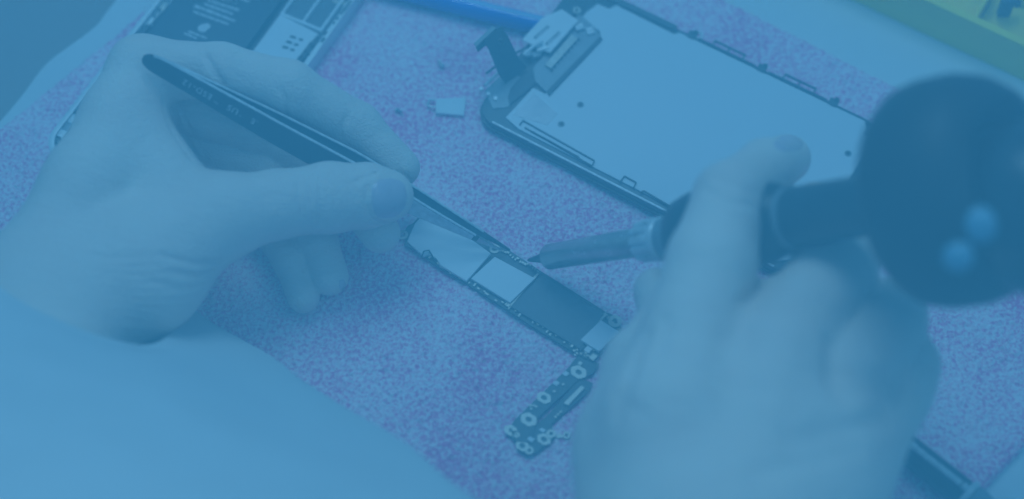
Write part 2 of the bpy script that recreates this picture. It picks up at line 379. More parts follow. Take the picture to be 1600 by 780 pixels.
gx = bx1+.28
MB().box(((bx1+gx)/2, 7, .28), (gx-bx1-.03, 10.2, .18)).build('battery_channel', M['black'], ph)
sp = bxy([(408, 82), (438, 26), (505, 52), (488, 104)], .6)
y0 = min(p[1] for p in sp); xr = BW-.30
ysplit = fb.loc(468, 36, .6)[1]
MB().prism([(gx+.03, 1.6), (xr-.15, 1.6), (xr-.15, ysplit-.1), (gx+.03, ysplit+.06)], .17, .56).build('speaker_shield', M['shield'], ph, bevel=.02)
for u, v, wd in ((458, 58, .24), (452, 66, .24), (446, 74, .24), (470, 62, .17), (463, 70, .17), (457, 78, .17)):
    x, y, _ = fb.loc(u, v, .57); MB().box((x, y, .565), (wd, .11, .012), .1).build('vent_slot', M['black'], ph)
m = MB()
fx0, fx1, fy0, fy1 = gx+.02, xr-.12, ysplit+.1, 12.8
xm = fb.loc(480, 36, .6)[0]*.25+(fx0+fx1)/2*.75
for xa in (fx0+.06, xm, fx1-.06): m.box((xa, (fy0+fy1)/2, .5), (.10, fy1-fy0, .16))
m.box(((fx0+fx1)/2, fy0, .5), (fx1-fx0, .12, .162)); m.box(((fx0+fx1)/2, fy1, .5), (fx1-fx0, .12, .162))
m.build('bay_frame', M['shield'], ph)
MB().box(((fx0+xm)/2, (fy0+fy1)/2, .38), (xm-fx0-.12, fy1-fy0-.1, .2)).build('logic_bay', M['chip'], ph)
MB().box(((xm+fx1)/2, (fy0+fy1)/2, .40), (fx1-xm-.12, fy1-fy0-.1, .2)).build('logic_bay', M['chip'], ph)
for k in range(3):
    x, y, _ = fb.loc(524+8*k, 3+k*2, .52); MB().box((x, y, .52), (.2, .13, .05)).build('contact_pad', M['gold'], ph)
for u, v, a_, b_ in ((545, 8, .1, .45), (538, 16, .12, .22), (533, 21, .1, .14), (527, 29, .09, .16), (522, 36, .09, .12), (508, 52, .12, .2), (513, 66, .12, .24)):
    x, y, _ = fb.loc(u, v, BH); MB().box((min(x, BW-.1), y, BH+.002), (a_, b_, .03)).build('rim_slot', M['flex'], ph)
m = MB()
for u, v, a_, b_ in ((492, 64, .16, .5), (482, 74, .16, .6), (474, 86, .2, .5), (486, 80, .2, .3), (468, 92, .16, .3)):
    x, y, _ = fb.loc(u, v, .58); m.box((x, y, .5), (a_, b_, .18))
m.build('side_spring', M['flex'], ph, bevel=.02)
for u, v, a_, b_, mt in ((254, 12, .25, .5, 'gold'), (246, 22, .22, .5, 'flexmid'), (236, 33, .18, .6, 'edge'), (226, 47, .16, .6, 'flex'), (150, 124, .22, .7, 'edge'), (139, 140, .24, .4, 'flex'), (126, 152, .26, .34, 'gold'), (115, 167, .3, .6, 'flex'), (104, 182, .3, .4, 'edge'), (92, 193, .34, .4, 'flexmid'), (84, 205, .34, .4, 'edge'), (80, 214, .3, .3, 'flex')):
    x, y, _ = fb.loc(u, v, .56); MB().box((max(x, .34), y, .5), (a_, b_, .2)).build('side_component', M[mt], ph, bevel=.02)

# ------------------------------------------------------------------ logic board
gO = P(632, 374, .2); gO[2] = .06
rzg = line_angle(P(660, 400, .2), P(905, 550, .2)); fg = Frame(gO, rzg)
lb = thing('logic_board', 'dark phone logic board with tin shields between tweezer and iron tips', 'circuit board', gO, rzg)
BZ = .12
main = [(631, 362), (637, 353), (646, 348), (668, 322), (690, 330), (776, 384), (788, 386), (846, 424), (948, 488), (958, 492), (972, 514), (940, 552), (926, 566), (912, 560), (850, 522), (742, 452), (672, 409), (660, 398), (634, 381)]
MB().prism(fg.xy(main, BZ), .02, BZ).build('board', M['pcb'], lb, bevel=.008, seg=1)
tail = [(914, 556), (932, 566), (930, 580), (920, 598), (905, 606), (922, 606), (920, 616), (888, 656), (856, 660), (864, 672), (866, 682), (838, 708), (826, 712), (808, 702), (806, 686), (790, 676), (800, 662), (852, 612), (884, 582)]
tb = fg.xy([(916, 560), (944, 560), (930, 588), (926, 603), (908, 606), (862, 672), (868, 682), (852, 694), (836, 708), (824, 712), (808, 700), (806, 690), (790, 676), (806, 654), (858, 600)], BZ)
arm1 = fg.xy([(904, 554), (936, 568), (928, 583), (904, 594), (842, 652), (828, 692), (806, 690), (790, 676), (806, 654), (858, 604), (890, 572)], .09)
MB().prism(arm1, .0, .09).build('board_arm', M['pcb'], lb, bevel=.008, seg=1)
arm2 = fg.xy([(902, 590), (926, 598), (920, 612), (862, 664), (868, 684), (838, 708), (824, 712), (808, 702), (810, 690), (838, 664), (858, 646), (896, 602)], .05)
MB().prism(arm2, -.03, .05).build('board_arm', M['pcb'], lb, bevel=.008, seg=1)
def onb(name, pts, z0, z1, mat, bev=.012, par=None): return MB().prism(fg.xy(pts, z1), z0, z1).build(name, M[mat], par or lb, bevel=bev, seg=1)
sh = onb('shield', [(636, 377), (648, 350), (669, 325), (767, 396), (729, 439), (688, 414), (682, 404), (670, 397), (661, 399)], BZ+.002, BZ+.14, 'shield')
onb('shield', [(773, 401), (836, 435), (797, 473), (736, 435)], BZ+.002, BZ+.15, 'shield')
onb('chip', [(846, 430), (943, 490), (906, 545), (798, 479)], BZ+.002, BZ+.11, 'chip')
onb('shield', [(939, 500), (967, 518), (936, 549), (907, 531)], BZ+.002, BZ+.14, 'shield')
onb('shield_fence', [(838, 428), (846, 424), (797, 480), (790, 478)], BZ+.002, BZ+.07, 'gold', .005)
onb('shield_fence', [(945, 490), (949, 492), (894, 543), (890, 541)], BZ+.002, BZ+.09, 'gold', .005)
onb('small_chip', [(903, 534), (914, 541), (907, 548), (896, 541)], BZ+.002, BZ+.07, 'chip', .005)
onb('small_chip', [(918, 540), (926, 545), (920, 552), (912, 547)], BZ+.002, BZ+.08, 'shield', .005)
onb('small_chip', [(927, 552), (934, 556), (927, 564), (920, 559)], BZ+.002, BZ+.07, 'gold', .005)
def lug(u, v, r0=.1, r1=.2, z=BZ, mat='gold'):
    x, y, _ = fg.loc(u, v, z+.03); return MB().ring((x, y), r0, r1, z+.001, z+.05, 20).build('screw_lug', M[mat], lb, smooth=True)
lug(629, 367, .1, .2, .08); lug(773, 389, .1, .19); lug(961, 502, .1, .24)
m = MB()
for f in np.linspace(.02, .98, 34):                      # rows of tiny parts along both long edges
    u, v = 664+f*(908-664), 404+f*(554-404); 
    if random.random() < .85:
        x, y, _ = fg.loc(u+random.uniform(-1, 3), v-random.uniform(1, 5), BZ); m.box((x, y, BZ+.035), (random.choice((.06, .1, .16)), .06, .07), random.choice((0, 1.57)))
for f in np.linspace(0, 1, 16):
    x, y, _ = fg.loc(782+f*58, 391+f*33+random.uniform(-2, 3), BZ); m.box((x, y, BZ+.04), (random.choice((.06, .1)), .08, .08))
for k in range(16):
    x, y, _ = fg.loc(random.uniform(896, 932), random.uniform(546, 560), BZ); m.box((x, y, BZ+.03), (.08, .06, .06))
for k in range(6):
    x, y, _ = fg.loc(945+2.5*k, 491+3*k, BZ); m.box((x, y, BZ+.03), (.06, .1, .06))
tag(m.build('solder_parts', M['gold'], lb), kind='stuff')
# wire loop standing on the near edge
ps = [fg.loc(u, v, z) for u, v, z in ((659, 402, .16), (662, 393, .34), (670, 391, .36), (675, 399, .26), (680, 410, .16))]
MB().tube(ps, .03, 8).build('antenna_clip', M['pcb'], lb, smooth=True)
onb('edge_contact', [(634, 378), (646, 383), (643, 388), (631, 382)], .03, BZ+.05, 'chip', .005)
def hexpad(u, v, r, z=.09, hole=.09):
    x, y, _ = fg.loc(u, v, z); m = MB(); n = 20
    vs = []
    for rr, zz in ((hole, z+.002), (r, z+.002), (r, z+.03), (hole, z+.03)):
        for i in range(n):
            aa = 2*math.pi*i/n; k = 1 if rr == hole else (.86+.14*abs(math.cos(3*aa)))
            vs.append((x+rr*k*math.cos(aa)*1.25, y+rr*k*math.sin(aa), zz))
    fs = [(k*n+i, k*n+(i+1) % n, ((k+1) % 4)*n+(i+1) % n, ((k+1) % 4)*n+i) for k in range(4) for i in range(n)]
    m.add(vs, fs).build('screw_pad', M['gold'], lb, smooth=True)
hexpad(904, 582, .25); hexpad(850, 622, .22); hexpad(826, 656, .25); hexpad(798, 673, .2, hole=.06); hexpad(806, 679, .12, hole=.05)
hexpad(816, 697, .2, .05); hexpad(850, 687, .21, .05); lug(861, 678, .07, .16, .05); lug(827, 704, .07, .15, .05)
onb('flat_connector', [(908, 602), (914, 606), (888, 634), (880, 630)], .052, .13, 'gold')
for pts in ([(846, 668), (854, 672), (849, 676), (842, 672)], [(828, 682), (836, 686), (831, 691), (823, 686)], [(884, 579), (890, 584), (884, 588), (878, 584)], [(868, 594), (875, 598), (870, 603), (863, 599)]):
    onb('contact_pad', pts, .052, .115, 'shield', .005)
onb('contact_pad', [(906, 564), (911, 567), (907, 571), (902, 568)], .092, .11, 'gold', .003)
m = MB()
for u, v in ((834, 634), (830, 639), (838, 636), (829, 634), (880, 601), (866, 612), (872, 648), (868, 652), (876, 644)):
    x, y, _ = fg.loc(u, v, .1); m.box((x, y, .11), (.09, .07, .05), .8)
tag(m.build('solder_parts', M['gold'], lb), kind='stuff')
x, y, _ = fg.loc(885, 680, .05); MB().ring((x, y), .06, .13, -.02, .05, 18).build('cable_eyelet', M['gold'], lb, smooth=True)
MB().prism(fg.xy([(868, 680), (877, 676), (879, 684), (870, 684)], .04), .0, .035).build('cable_tab', M['gold'], lb)

# ------------------------------------------------------------------ loose small parts on the foam
fo = P(700, 164, .1); fo[2] = .01; fs_ = Frame(fo, -.12)
sm = thing('metal_cover', 'small rectangular silver cover plate with an end loop, beside the display corner', 'metal part', fo, -.12)
MB().prism(fs_.xy([(682, 154), (728, 152), (725, 180), (680, 176)], .12), .0, .12).build('plate', M['shield'], sm, bevel=.02)
ps = [fs_.loc(u, v, .1) for u, v in ((680, 157), (671, 156), (668, 163), (671, 167), (680, 167))]
MB().tube(ps, .045, 8).build('end_loop', M['chrome'], sm, smooth=True)
def screw(u, v, lab, ang):
    p = P(u, v, .05); d = np.array([math.cos(ang), math.sin(ang), .25]); d /= np.linalg.norm(d); p[2] = .07
    t_ = thing('tiny_screw', lab, 'screw', (p[0], p[1], 0), 0, 'loose screws on the foam'); q = np.array([0, 0, .08])
    MB().lathe(q-d*.03, d, [(0, .02), (.01, .11), (.07, .11), (.08, .05)], 14).build('head', M['chrome'], t_, smooth=True)
    MB().lathe(q+d*.05, d, [(0, .05), (.2, .05), (.23, .02)], 10).build('shank', M['bare'], t_, smooth=True)
screw(691, 104, 'tiny steel screw lying on foam above the small cover plate', 2.2)
screw(620, 173, 'tiny dark screw lying on foam near the index finger', -.6)
p = P(1092, 55, .05); o = MB().ring((0, 0), .1, .19, .0, .06, 20).build('washer', M['shield'], smooth=True); o.location = Vector((p[0], p[1], .0))*S
tag(o, 'tiny pale ring washer on foam behind the display edge', 'washer')

# ------------------------------------------------------------------ blue rod at the top
p0, p1 = P(560, -32, .45), P(866, 44, .45); ax = p1-p0; L = np.linalg.norm(ax)
bl = thing('blue_tool_handle', 'glossy blue plastic tool handle lying behind the display connector', 'tool', (p0[0], p0[1], 0))
o0 = np.array([0, 0, .40])
MB().lathe(o0, ax, [(0, .1), (.02, .34), (.15, .38), (L-.3, .38), (L-.1, .34), (L, .25)], 32).build('handle', M['blue'], bl, smooth=True, sharp=50)
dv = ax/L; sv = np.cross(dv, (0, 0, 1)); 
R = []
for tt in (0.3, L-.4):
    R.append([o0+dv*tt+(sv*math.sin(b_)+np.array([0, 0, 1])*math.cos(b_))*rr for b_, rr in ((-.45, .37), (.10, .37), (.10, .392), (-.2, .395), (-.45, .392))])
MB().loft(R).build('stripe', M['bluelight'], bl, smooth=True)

# ------------------------------------------------------------------ dark pen-like tool at lower right
q0, q1 = P(1402, 690, .55), P(1506, 772, .55); ax2 = q1-q0; L2 = np.linalg.norm(ax2)
tl = thing('round_tool', 'dark round tool with pale highlight bar lying below the right hand', 'tool', (q0[0], q0[1], 0))
o2 = np.array([0, 0, .54]); d2 = ax2/L2; s2 = np.cross(d2, (0, 0, 1))
MB().lathe(o2-d2*4.2, ax2, [(0, .2), (.1, .42), (.5, .50), (L2+4.15, .52), (L2+4.2, .48)], 36).build('barrel', M['gloss'], tl, smooth=True)
n_ = s2*.05+np.array([0, 0, 1])*1.0; n_ /= np.linalg.norm(n_)
m = MB(); m.tube([o2+n_*.52+d2*.35, o2+n_*.52+d2*(L2-.25)], .11, 10); m.build('highlight_bar', M['edge'], tl, smooth=True)  # highlight line of the barrel modelled as a pale bar
for tt in (.0, .45, L2-.2): MB().lathe(o2+n_*.54+d2*tt, d2, [(0, .05), (.03, .12), (.2, .12), (.24, .05)], 14).build('bar_stud', M['silver'], tl, smooth=True)
MB().lathe(o2+d2*(L2+.01), ax2, [(0, .48), (.02, .60), (.2, .62), (.24, .56)], 36).build('end_ring', M['edge'], tl, smooth=True)
MB().lathe(o2+d2*(L2+.26), ax2, [(0, .4), (.02, .56), (.25, .56), (.6, .5), (1.6, .46), (1.7, .3)], 36).build('end_cap', M['flexmid'], tl, smooth=True)

# ------------------------------------------------------------------ yellow-green parts tray (top right)
tA, tB = P(1331, 0, MZ), P(1600, 126, MZ); rzt = line_angle(tA, tB); ft = Frame((tA[0], tA[1], MZ+.005), rzt)
tr = thing('parts_tray', 'yellow-green plastic sorting tray with small compartments at the far right', 'tray', ft.o, rzt)
TH, T0, T1, TD = 1.75, -7.0, 12.0, 9.0
m = MB()
wl = [((T0, 0), (T1, 0)), ((T1, 0), (T1, TD)), ((T1, TD), (T0, TD)), ((T0, TD), (T0, 0))]
outr = [(T0, 0), (T1, 0), (T1, TD), (T0, TD)]; g = .14
def inset(k, f=0): return [(T0+k, k), (T1-k, k), (T1-k, TD-k), (T0+k, TD-k)]
m.loft([[(x, y, 0) for x, y in inset(.0)], [(x, y, TH-.18) for x, y in inset(.20)], [(x, y, TH-.15) for x, y in inset(.05)], [(x, y, TH) for x, y in inset(.08)], [(x, y, TH) for x, y in inset(.40)], [(x, y, .25) for x, y in inset(.62)]], caps=False)
m.add([(x, y, 0) for x, y in inset(0)], [(3, 2, 1, 0)]); m.add([(x, y, .25) for x, y in inset(.62)], [(0, 1, 2, 3)])
m.build('tray_body', M['tray'], tr, bevel=.04)
for k in range(1, 8):
    x = T0+.5+(T1-T0-1)*k/8; MB().box((x, TD/2, .9), (.1, TD-1.1, 1.3)).build('divider', M['tray'], tr, bevel=.02)
for k in (1, 2, 3):
    MB().box(((T0+T1)/2, .5+(TD-1)*k/4, .85), (T1-T0-1.1, .1, 1.2)).build('divider', M['tray'], tr, bevel=.02)
# a few sloped floors make the cells read as scoops
for i in range(8):
    for j in range(4):
        x0, x1 = T0+.6+(T1-T0-1)*i/8, T0+.4+(T1-T0-1)*(i+1)/8; y0_, y1_ = .62+(TD-1)*j/4, .4+(TD-1)*(j+1)/4
        MB().add([(x0, y0_, .26), (x1, y0_, .26), (x1, y1_, .26), (x0, y1_, .26), (x0, y1_, 1.0), (x1, y1_, 1.0)], [(0, 3, 2, 1), (0, 1, 5, 4), (3, 4, 5, 2), (0, 4, 3), (1, 2, 5)]).build('scoop', M['tray'], tr)
x, y, _ = ft.loc(1572, 10, 1.4)
c = ft.o+np.array([x*ft.c-y*ft.s, x*ft.s+y*ft.c, 0])
ch = thing('dark_component', 'small dark component standing in a tray compartment', 'component', (c[0], c[1], ft.o[2]+.9), rzt+.5)
MB().box((0, 0, .45), (.5, .28, .9)).build('body', M['flex'], ch, bevel=.04); MB().box((.05, .2, .3), (.16, .1, .8)).build('lead', M['chrome'], ch); MB().box((.42, .08, .62), (.22, .2, .3)).build('tab', M['flex'], ch, bevel=.02)

# ------------------------------------------------------------------ tweezers
tailp, tipp = P(223, 90, 6.8), P(792, 392, .36)
av = tipp-tailp; TL = np.linalg.norm(av); av /= TL
im = np.array([-.46, -.886]); dp = RGT*im[0]+UPV*im[1]
nn = -FWD*.80+dp*.52; nn -= av*np.dot(nn, av); nn /= np.linalg.norm(nn); wv = np.cross(nn, av)
if np.dot(wv, UPV) < 0: wv = -wv
tw = thing('tweezers', 'black coated precision tweezers with worn lettering held in the left hand', 'tweezers', tipp)
def lerp_tab(tab, s):
    xs, ys = zip(*tab); return float(np.interp(s, xs, ys))
W_ = [(0, .16), (.004, .34), (.012, .50), (.025, .62), (.045, .68), (.3, .88), (.55, .98), (.68, .80), (.80, .50), (.90, .28), (.97, .13), (1, .05)]
SEP = [(0, .0), (.06, .02), (.15, .09), (.35, .26), (.55, .34), (.75, .32), (.9, .24), (1, .13)]
def arm(sgn, shift, s0, s1, w_extra=0.0, th=.055, n=50, off=0.0):
    R = []
    for s in (s0+(s1-s0)*np.linspace(0, 1, n)**1.6):
        c = tailp+av*TL*s+nn*(sgn*lerp_tab(SEP, s)+off)+av*shift*max(0, (s-.7)/.3); wd = lerp_tab(W_, s)/2+w_extra
        cf = min(.03, th*.4, wd*.4)
        R.append([c+wv*x+nn*y for x, y in ((-wd+cf, -th), (wd-cf, -th), (wd, -th+cf), (wd, th-cf), (wd-cf, th), (-wd+cf, th), (-wd, th-cf), (-wd, -th+cf))])
    return R
near = MB().loft(arm(1, -.25, 0, .93, th=.06)).build('arm', M['tweezer'], tw, smooth=True, org=tipp)
tag(near, 'near arm with pale lettering')
MB().loft(arm(1, -.25, .931, 1, th=.05)).build('bare_tip', M['bare'], near, smooth=True, org=tipp)
fara = MB().loft(arm(-1, .12, 0, .90, th=.06)).build('arm', M['tweezer'], tw, smooth=True, org=tipp)
MB().loft(arm(-1, .12, .901, 1, th=.045)).build('bare_tip', M['tweezer'], fara, smooth=True, org=tipp)
for sgn, par in ((1, near), (-1, fara)):      # coating rubbed off along the upper edge
    R = []
    for s in np.linspace(.02, .92, 50):
        c = tailp+av*TL*s+nn*(sgn*lerp_tab(SEP, s))+av*(-.25 if sgn > 0 else .12)*max(0, (s-.7)/.3)+wv*(lerp_tab(W_, s)/2+.004)
        R.append([c+wv*x+nn*y for x, y in ((-.016, -.040), (.014, -.040), (.014, .066), (-.016, .066))])
    MB().loft(R).build('worn_edge', M['edge'], par, org=tipp)
# bare flat of the near arm beyond the thumb
MB().loft([[p for p in r] for r in arm(1, -.25, .70, .915, w_extra=-.03, th=.004, n=14, off=.066)]).build('rubbed_flat', M['edge'], near, org=tipp)
R = arm(0, 0, 0, .12, th=.055); MB().loft(R).build('tail_joint', M['tweezer'], tw, smooth=True, org=tipp)
def text_on(txt, s_start, size, name, wshift=0.0):
    cu = bpy.data.curves.new('t', 'FONT'); cu.body = txt; cu.size = size*S; cu.extrude = .00002; cu.space_character = 1.15
    to = bpy.data.objects.new('t', cu); C.objects.link(to); bpy.context.view_layer.update()
    me = bpy.data.meshes.new_from_object(to.evaluated_get(bpy.context.evaluated_depsgraph_get())); bpy.data.objects.remove(to)
    c = tailp+av*TL*s_start+nn*(lerp_tab(SEP, s_start)+.088)+wv*(size*.36+wshift)
    s_e = max(0, s_start-.08); c2 = tailp+av*TL*s_e+nn*(lerp_tab(SEP, s_e)+.088)+wv*(size*.36+wshift)
    X = (c2-c)/np.linalg.norm(c2-c); Y = -wv; Zv = np.cross(X, Y)
    mt = Matrix(((X[0], Y[0], Zv[0]), (X[1], Y[1], Zv[1]), (X[2], Y[2], Zv[2])))
    org = (c-tipp)*S
    for v in me.vertices: v.co = mt @ v.co + Vector(org)
    o = bpy.data.objects.new(name, me); C.objects.link(o); me.materials.append(M['print']); o.parent = near
    return o
def s_of(u):
    lo, hi = 0.0, 1.0
    for _ in range(30):
        mid = (lo+hi)/2; q_ = tailp+av*TL*mid+nn*(lerp_tab(SEP, mid)+.09)-CAM
        if 800+FPX*np.dot(q_, RGT)/np.dot(q_, FWD) < u: lo = mid
        else: hi = mid
    return lo
text_on('ESD-12', s_of(331), .33, 'lettering'); text_on('.E', s_of(402), .31, 'lettering'); text_on("''", s_of(378), .18, 'lettering', -.03)
text_on('US', s_of(372), .34, 'lettering'); text_on('TM', s_of(343), .13, 'lettering', -.07)

# ------------------------------------------------------------------ soldering iron
ti = P(824, 407, .42); te = P(1486, 300, 12.5); ia = te-ti; IL = np.linalg.norm(ia); ia /= IL
def pix(p): q = np.array(p)-CAM; d = np.dot(q, FWD); return 800+FPX*np.dot(q, RGT)/d
def tu(u):
    lo, hi = -2.0, IL+8
    for _ in range(40):
        mid = (lo+hi)/2
        if pix(ti+ia*mid) < u: lo = mid
        else: hi = mid
    return lo
ir = thing('soldering_iron', 'black soldering iron with steel barrel held in the right hand', 'soldering iron', ti)
def ipart(name, prof, mat, n=40, ripple=None, par=None):
    return MB().lathe(ti, ia, prof, n, ripple).build(name, M[mat], par or ir, smooth=True, org=ti, sharp=40)
b0, b1, c1, g1, g2 = tu(857), tu(1004), tu(1040), tu(1062), tu(1080)
ipart('tip', [(0, .015), (.12, .07), (b0-.15, .21), (b0+.1, .2)], 'tipm', 24)
ipart('barrel', [(b0-.12, .16), (b0-.05, .40), (b0+.05, .46), (b1-.4, .50), (b1+.1, .50)], 'barrel')
ipart('knurled_collar', [(b1-.06, .5), (b1, .70), (c1-.32, .74), (c1-.28, .66)], 'chrome', 72, lambda i: 1.0 if i % 6 < 4 else .88)
ipart('collar_ring', [(c1-.3, .62), (c1-.26, .72), (c1-.08, .74), (c1, .66)], 'chrome')
ipart('grip_nose', [(c1-.05, .60), (c1, .70), (g1-.1, .74), (g1+.05, .74)], 'flexmid')
r1 = tu(1236)
gp = ipart('grip', [(g1, .7), (g1+.04, .98), (g1+.25, 1.18), (g2+.35, 1.36), (g2+.9, 1.42), (r1-1.0, 1.34), (r1-.45, 1.15), (r1-.1, 1.0), (r1-.02, .92)], 'black')
ipart('grip_ring', [(r1-.03, .88), (r1, 1.0), (r1+.16, 1.0), (r1+.2, .86)], 'flexmid')
gd = tu(1382); ge = tu(1425)
ipart('handle', [(r1+.15, .86), (r1+.2, .94), (gd-.4, .92), (gd, 1.0), (gd+.4, 1.2)], 'black')
prof = [(gd+.1, .8), (gd+.15, 1.1), (gd+.5, 1.75), (gd+.8, 2.4), (gd+1.15, 2.95), (gd+1.5, 3.2), (gd+2.0, 3.3), (gd+2.9, 3.3), (gd+3.6, 3.12), (gd+4.1, 2.8), (gd+4.3, 2.4), (gd+4.2, 2.0), (gd+3.9, 1.7), (gd+3.8, 1.4)]
ipart('flared_guard', prof, 'satin', 56)
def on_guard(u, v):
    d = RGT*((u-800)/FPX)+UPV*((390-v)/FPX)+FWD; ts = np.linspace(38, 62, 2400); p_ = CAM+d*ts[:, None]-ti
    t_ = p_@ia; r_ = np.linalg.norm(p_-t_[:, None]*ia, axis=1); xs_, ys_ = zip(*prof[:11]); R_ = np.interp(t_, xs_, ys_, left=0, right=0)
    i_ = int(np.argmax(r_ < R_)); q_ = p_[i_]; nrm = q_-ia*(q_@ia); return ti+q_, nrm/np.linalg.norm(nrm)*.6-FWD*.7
for u_, v_, r_ in ((1530, 352, .50), (1497, 400, .42)):  # shallow domes added to put two glints on the guard
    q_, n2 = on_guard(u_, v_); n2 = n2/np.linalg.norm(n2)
    MB().lathe(q_-n2*.15, n2, [(0, r_), (.22, r_), (.34, r_*.92), (.44, r_*.7), (.50, r_*.35), (.51, .02)], 28).build('glint_dome', M['glint_dome'], ir, smooth=True, org=ti, sharp=60)
ra = ia*.86+np.array([.30, -.30, -.20]); ra /= np.linalg.norm(ra)
MB().lathe(ti+ia*(gd+2.6), ra, [(0, .8), (.05, 1.6), (.5, 2.1), (2.0, 2.45), (4.0, 2.3), (6.0, 1.4), (7.5, .7), (7.7, .2)], 44).build('rear_body', M['gloss'], ir, smooth=True, org=ti, sharp=50)

# ------------------------------------------------------------------ hands: smooth-blended volumes turned into one skin surface
def smin(a, b, k):
    h_ = np.clip(.5+.5*(b-a)/k, 0, 1); return b+(a-b)*h_-k*h_*(1-h_)
def cone_sdf(p, a, b, r1, r2):
    ba = b-a; l2 = ba@ba; t_ = np.clip(((p-a)@ba)/l2, 0, 1)
    q = p-a-t_[..., None]*ba; return np.sqrt((q*q).sum(-1))-(r1+(r2-r1)*t_)
class Hand:
    def __init__(s): s.palm = []; s.fing = []; s.creases = []; s.kp = .9; s.kf = .30; s.kj = .55
    def J(s, u, v, z, r): return (P(u, v, z), r)
    def pal(s, *js):
        js = [s.J(*j) for j in js]
        for a, b in zip(js[:-1], js[1:]): s.palm.append((a[0], b[0], a[1], b[1]))
    def fin(s, *js):
        js = [s.J(*j) for j in js]; s.fing.append([(a[0], b[0], a[1], b[1]) for a, b in zip(js[:-1], js[1:])])
    def sdf(s, p, near=None):
        d = None
        def keep(c, m_=1.6): return near is None or cone_sdf(near[0][None], c[0], c[1], c[2], c[3])[0] < near[1]+m_
        pp = [c for c in s.palm if keep(c)]
        for c in pp:
            e = cone_sdf(p, *c); d = e if d is None else smin(d, e, s.kp)
        if d is None: d = np.full(p.shape[:-1], 5.0)
        out = d
        for fg_ in s.fing:
            g_ = None; fk = [c for c in fg_ if keep(c, 1.2)]
            if not fk: continue
            for c in fk:
                e = cone_sdf(p, *c); g_ = e if g_ is None else smin(g_, e, s.kf)
            out = np.minimum(out, smin(d, g_, s.kj))
        for pts, wd, dep in s.creases:
            m_ = None
            if near is not None and not any(keep((a, b, 0, 0), wd*4) for a, b in zip(pts[:-1], pts[1:])): continue
            for a, b in zip(pts[:-1], pts[1:]):
                e = cone_sdf(p, a, b, 0, 0); m_ = e if m_ is None else np.minimum(m_, e)
            out = out+2.0*dep*np.exp(-(m_/wd)**2)
        return out
    def hit(s, u, v):
        d = RGT*((u-800)/FPX)+UPV*((390-v)/FPX)+FWD
        t0, t1 = 36, 66; ts = np.linspace(t0, t1, 600); val = s.sdf(CAM+d*ts[:, None])
        i = np.argmax(val < 0)
        if val[i] >= 0: return None
        f = val[i-1]/(val[i-1]-val[i]) if i else 0
        return CAM+d*(ts[max(i-1, 0)]+f*(ts[1]-ts[0]))
    def crease(s, pts, wd=.09, dep=.05):
        hs = [s.hit(u, v) for u, v in pts]; hs = [x for x in hs if x is not None]
        if len(hs) > 1: s._new.append((hs, wd, dep))
    def mesh(s, vox):
        allp = np.array([x for c in s.palm+[c for f in s.fing for c in f] for x in (c[0], c[1])]); rm = 3.2
        lo = allp.min(0)-rm; hi = allp.max(0)+rm; lo[2] = max(lo[2], -.1)
        n = np.ceil((hi-lo)/vox).astype(int); ax_ = [lo[i]+vox*np.arange(n[i]) for i in range(3)]
        # coarse pass picks the bricks that hold the surface
        vals = np.full(n, 5.0, np.float32); bs = 16
        for i in range(0, n[0], bs):
            for j in range(0, n[1], bs):
                for k in range(0, n[2], bs):
                    c = lo+vox*(np.array([i, j, k])+bs/2)
                    dc = s.sdf(c[None])[0]
                    if abs(dc) > vox*bs*.9+.5: vals[i:i+bs, j:j+bs, k:k+bs] = dc; continue
                    g_ = np.stack(np.meshgrid(ax_[0][i:i+bs], ax_[1][j:j+bs], ax_[2][k:k+bs], indexing='ij'), -1)
                    vals[i:i+bs, j:j+bs, k:k+bs] = s.sdf(g_, (c, vox*bs*.87))
        ins = vals < 0
        cell = np.zeros(np.array(vals.shape)-1, np.uint8)
        for dx in (0, 1):
            for dy in (0, 1):
                for dz in (0, 1): cell += ins[dx:dx+cell.shape[0], dy:dy+cell.shape[1], dz:dz+cell.shape[2]]
        act = np.argwhere((cell > 0) & (cell < 8)); idx = -np.ones(cell.shape, np.int64); idx[tuple(act.T)] = np.arange(len(act))
        acc = np.zeros((len(act), 3)); cnt = np.zeros(len(act))
        cs = np.array([(0, 0, 0), (1, 0, 0), (0, 1, 0), (1, 1, 0), (0, 0, 1), (1, 0, 1), (0, 1, 1), (1, 1, 1)])
        for a_, b_ in ((0, 1), (2, 3), (4, 5), (6, 7), (0, 2), (1, 3), (4, 6), (5, 7), (0, 4), (1, 5), (2, 6), (3, 7)):
            va = vals[tuple((act+cs[a_]).T)]; vb = vals[tuple((act+cs[b_]).T)]; m_ = (va < 0) != (vb < 0)
            f = np.where(m_, va/np.where(m_, va-vb, 1), 0)[:, None]
            acc += m_[:, None]*(cs[a_]+(cs[b_]-cs[a_])*f); cnt += m_
        V = lo+vox*(act+acc/cnt[:, None]); F = []
        for axis in range(3):
            sl0 = [slice(None)]*3; sl1 = [slice(None)]*3; sl0[axis] = slice(0, -1); sl1[axis] = slice(1, None)
            ch_ = ins[tuple(sl0)] != ins[tuple(sl1)]; e = np.argwhere(ch_); fl = ins[tuple(sl0)][tuple(e.T)]
            o1, o2_ = [(1, 2), (2, 0), (0, 1)][axis]; d1 = np.zeros(3, int); d2_ = np.zeros(3, int); d1[o1] = 1; d2_[o2_] = 1
            ok = (e[:, o1] > 0) & (e[:, o2_] > 0) & (e[:, o1] < cell.shape[o1]) & (e[:, o2_] < cell.shape[o2_]); e = e[ok]; fl = fl[ok]
            q = np.stack([idx[tuple((e-d1-d2_).T)], idx[tuple((e-d2_).T)], idx[tuple(e.T)], idx[tuple((e-d1).T)]], -1)
            q[~fl] = q[~fl][:, ::-1]; F.append(q)
        F = np.concatenate(F); F = F[(F >= 0).all(1)]
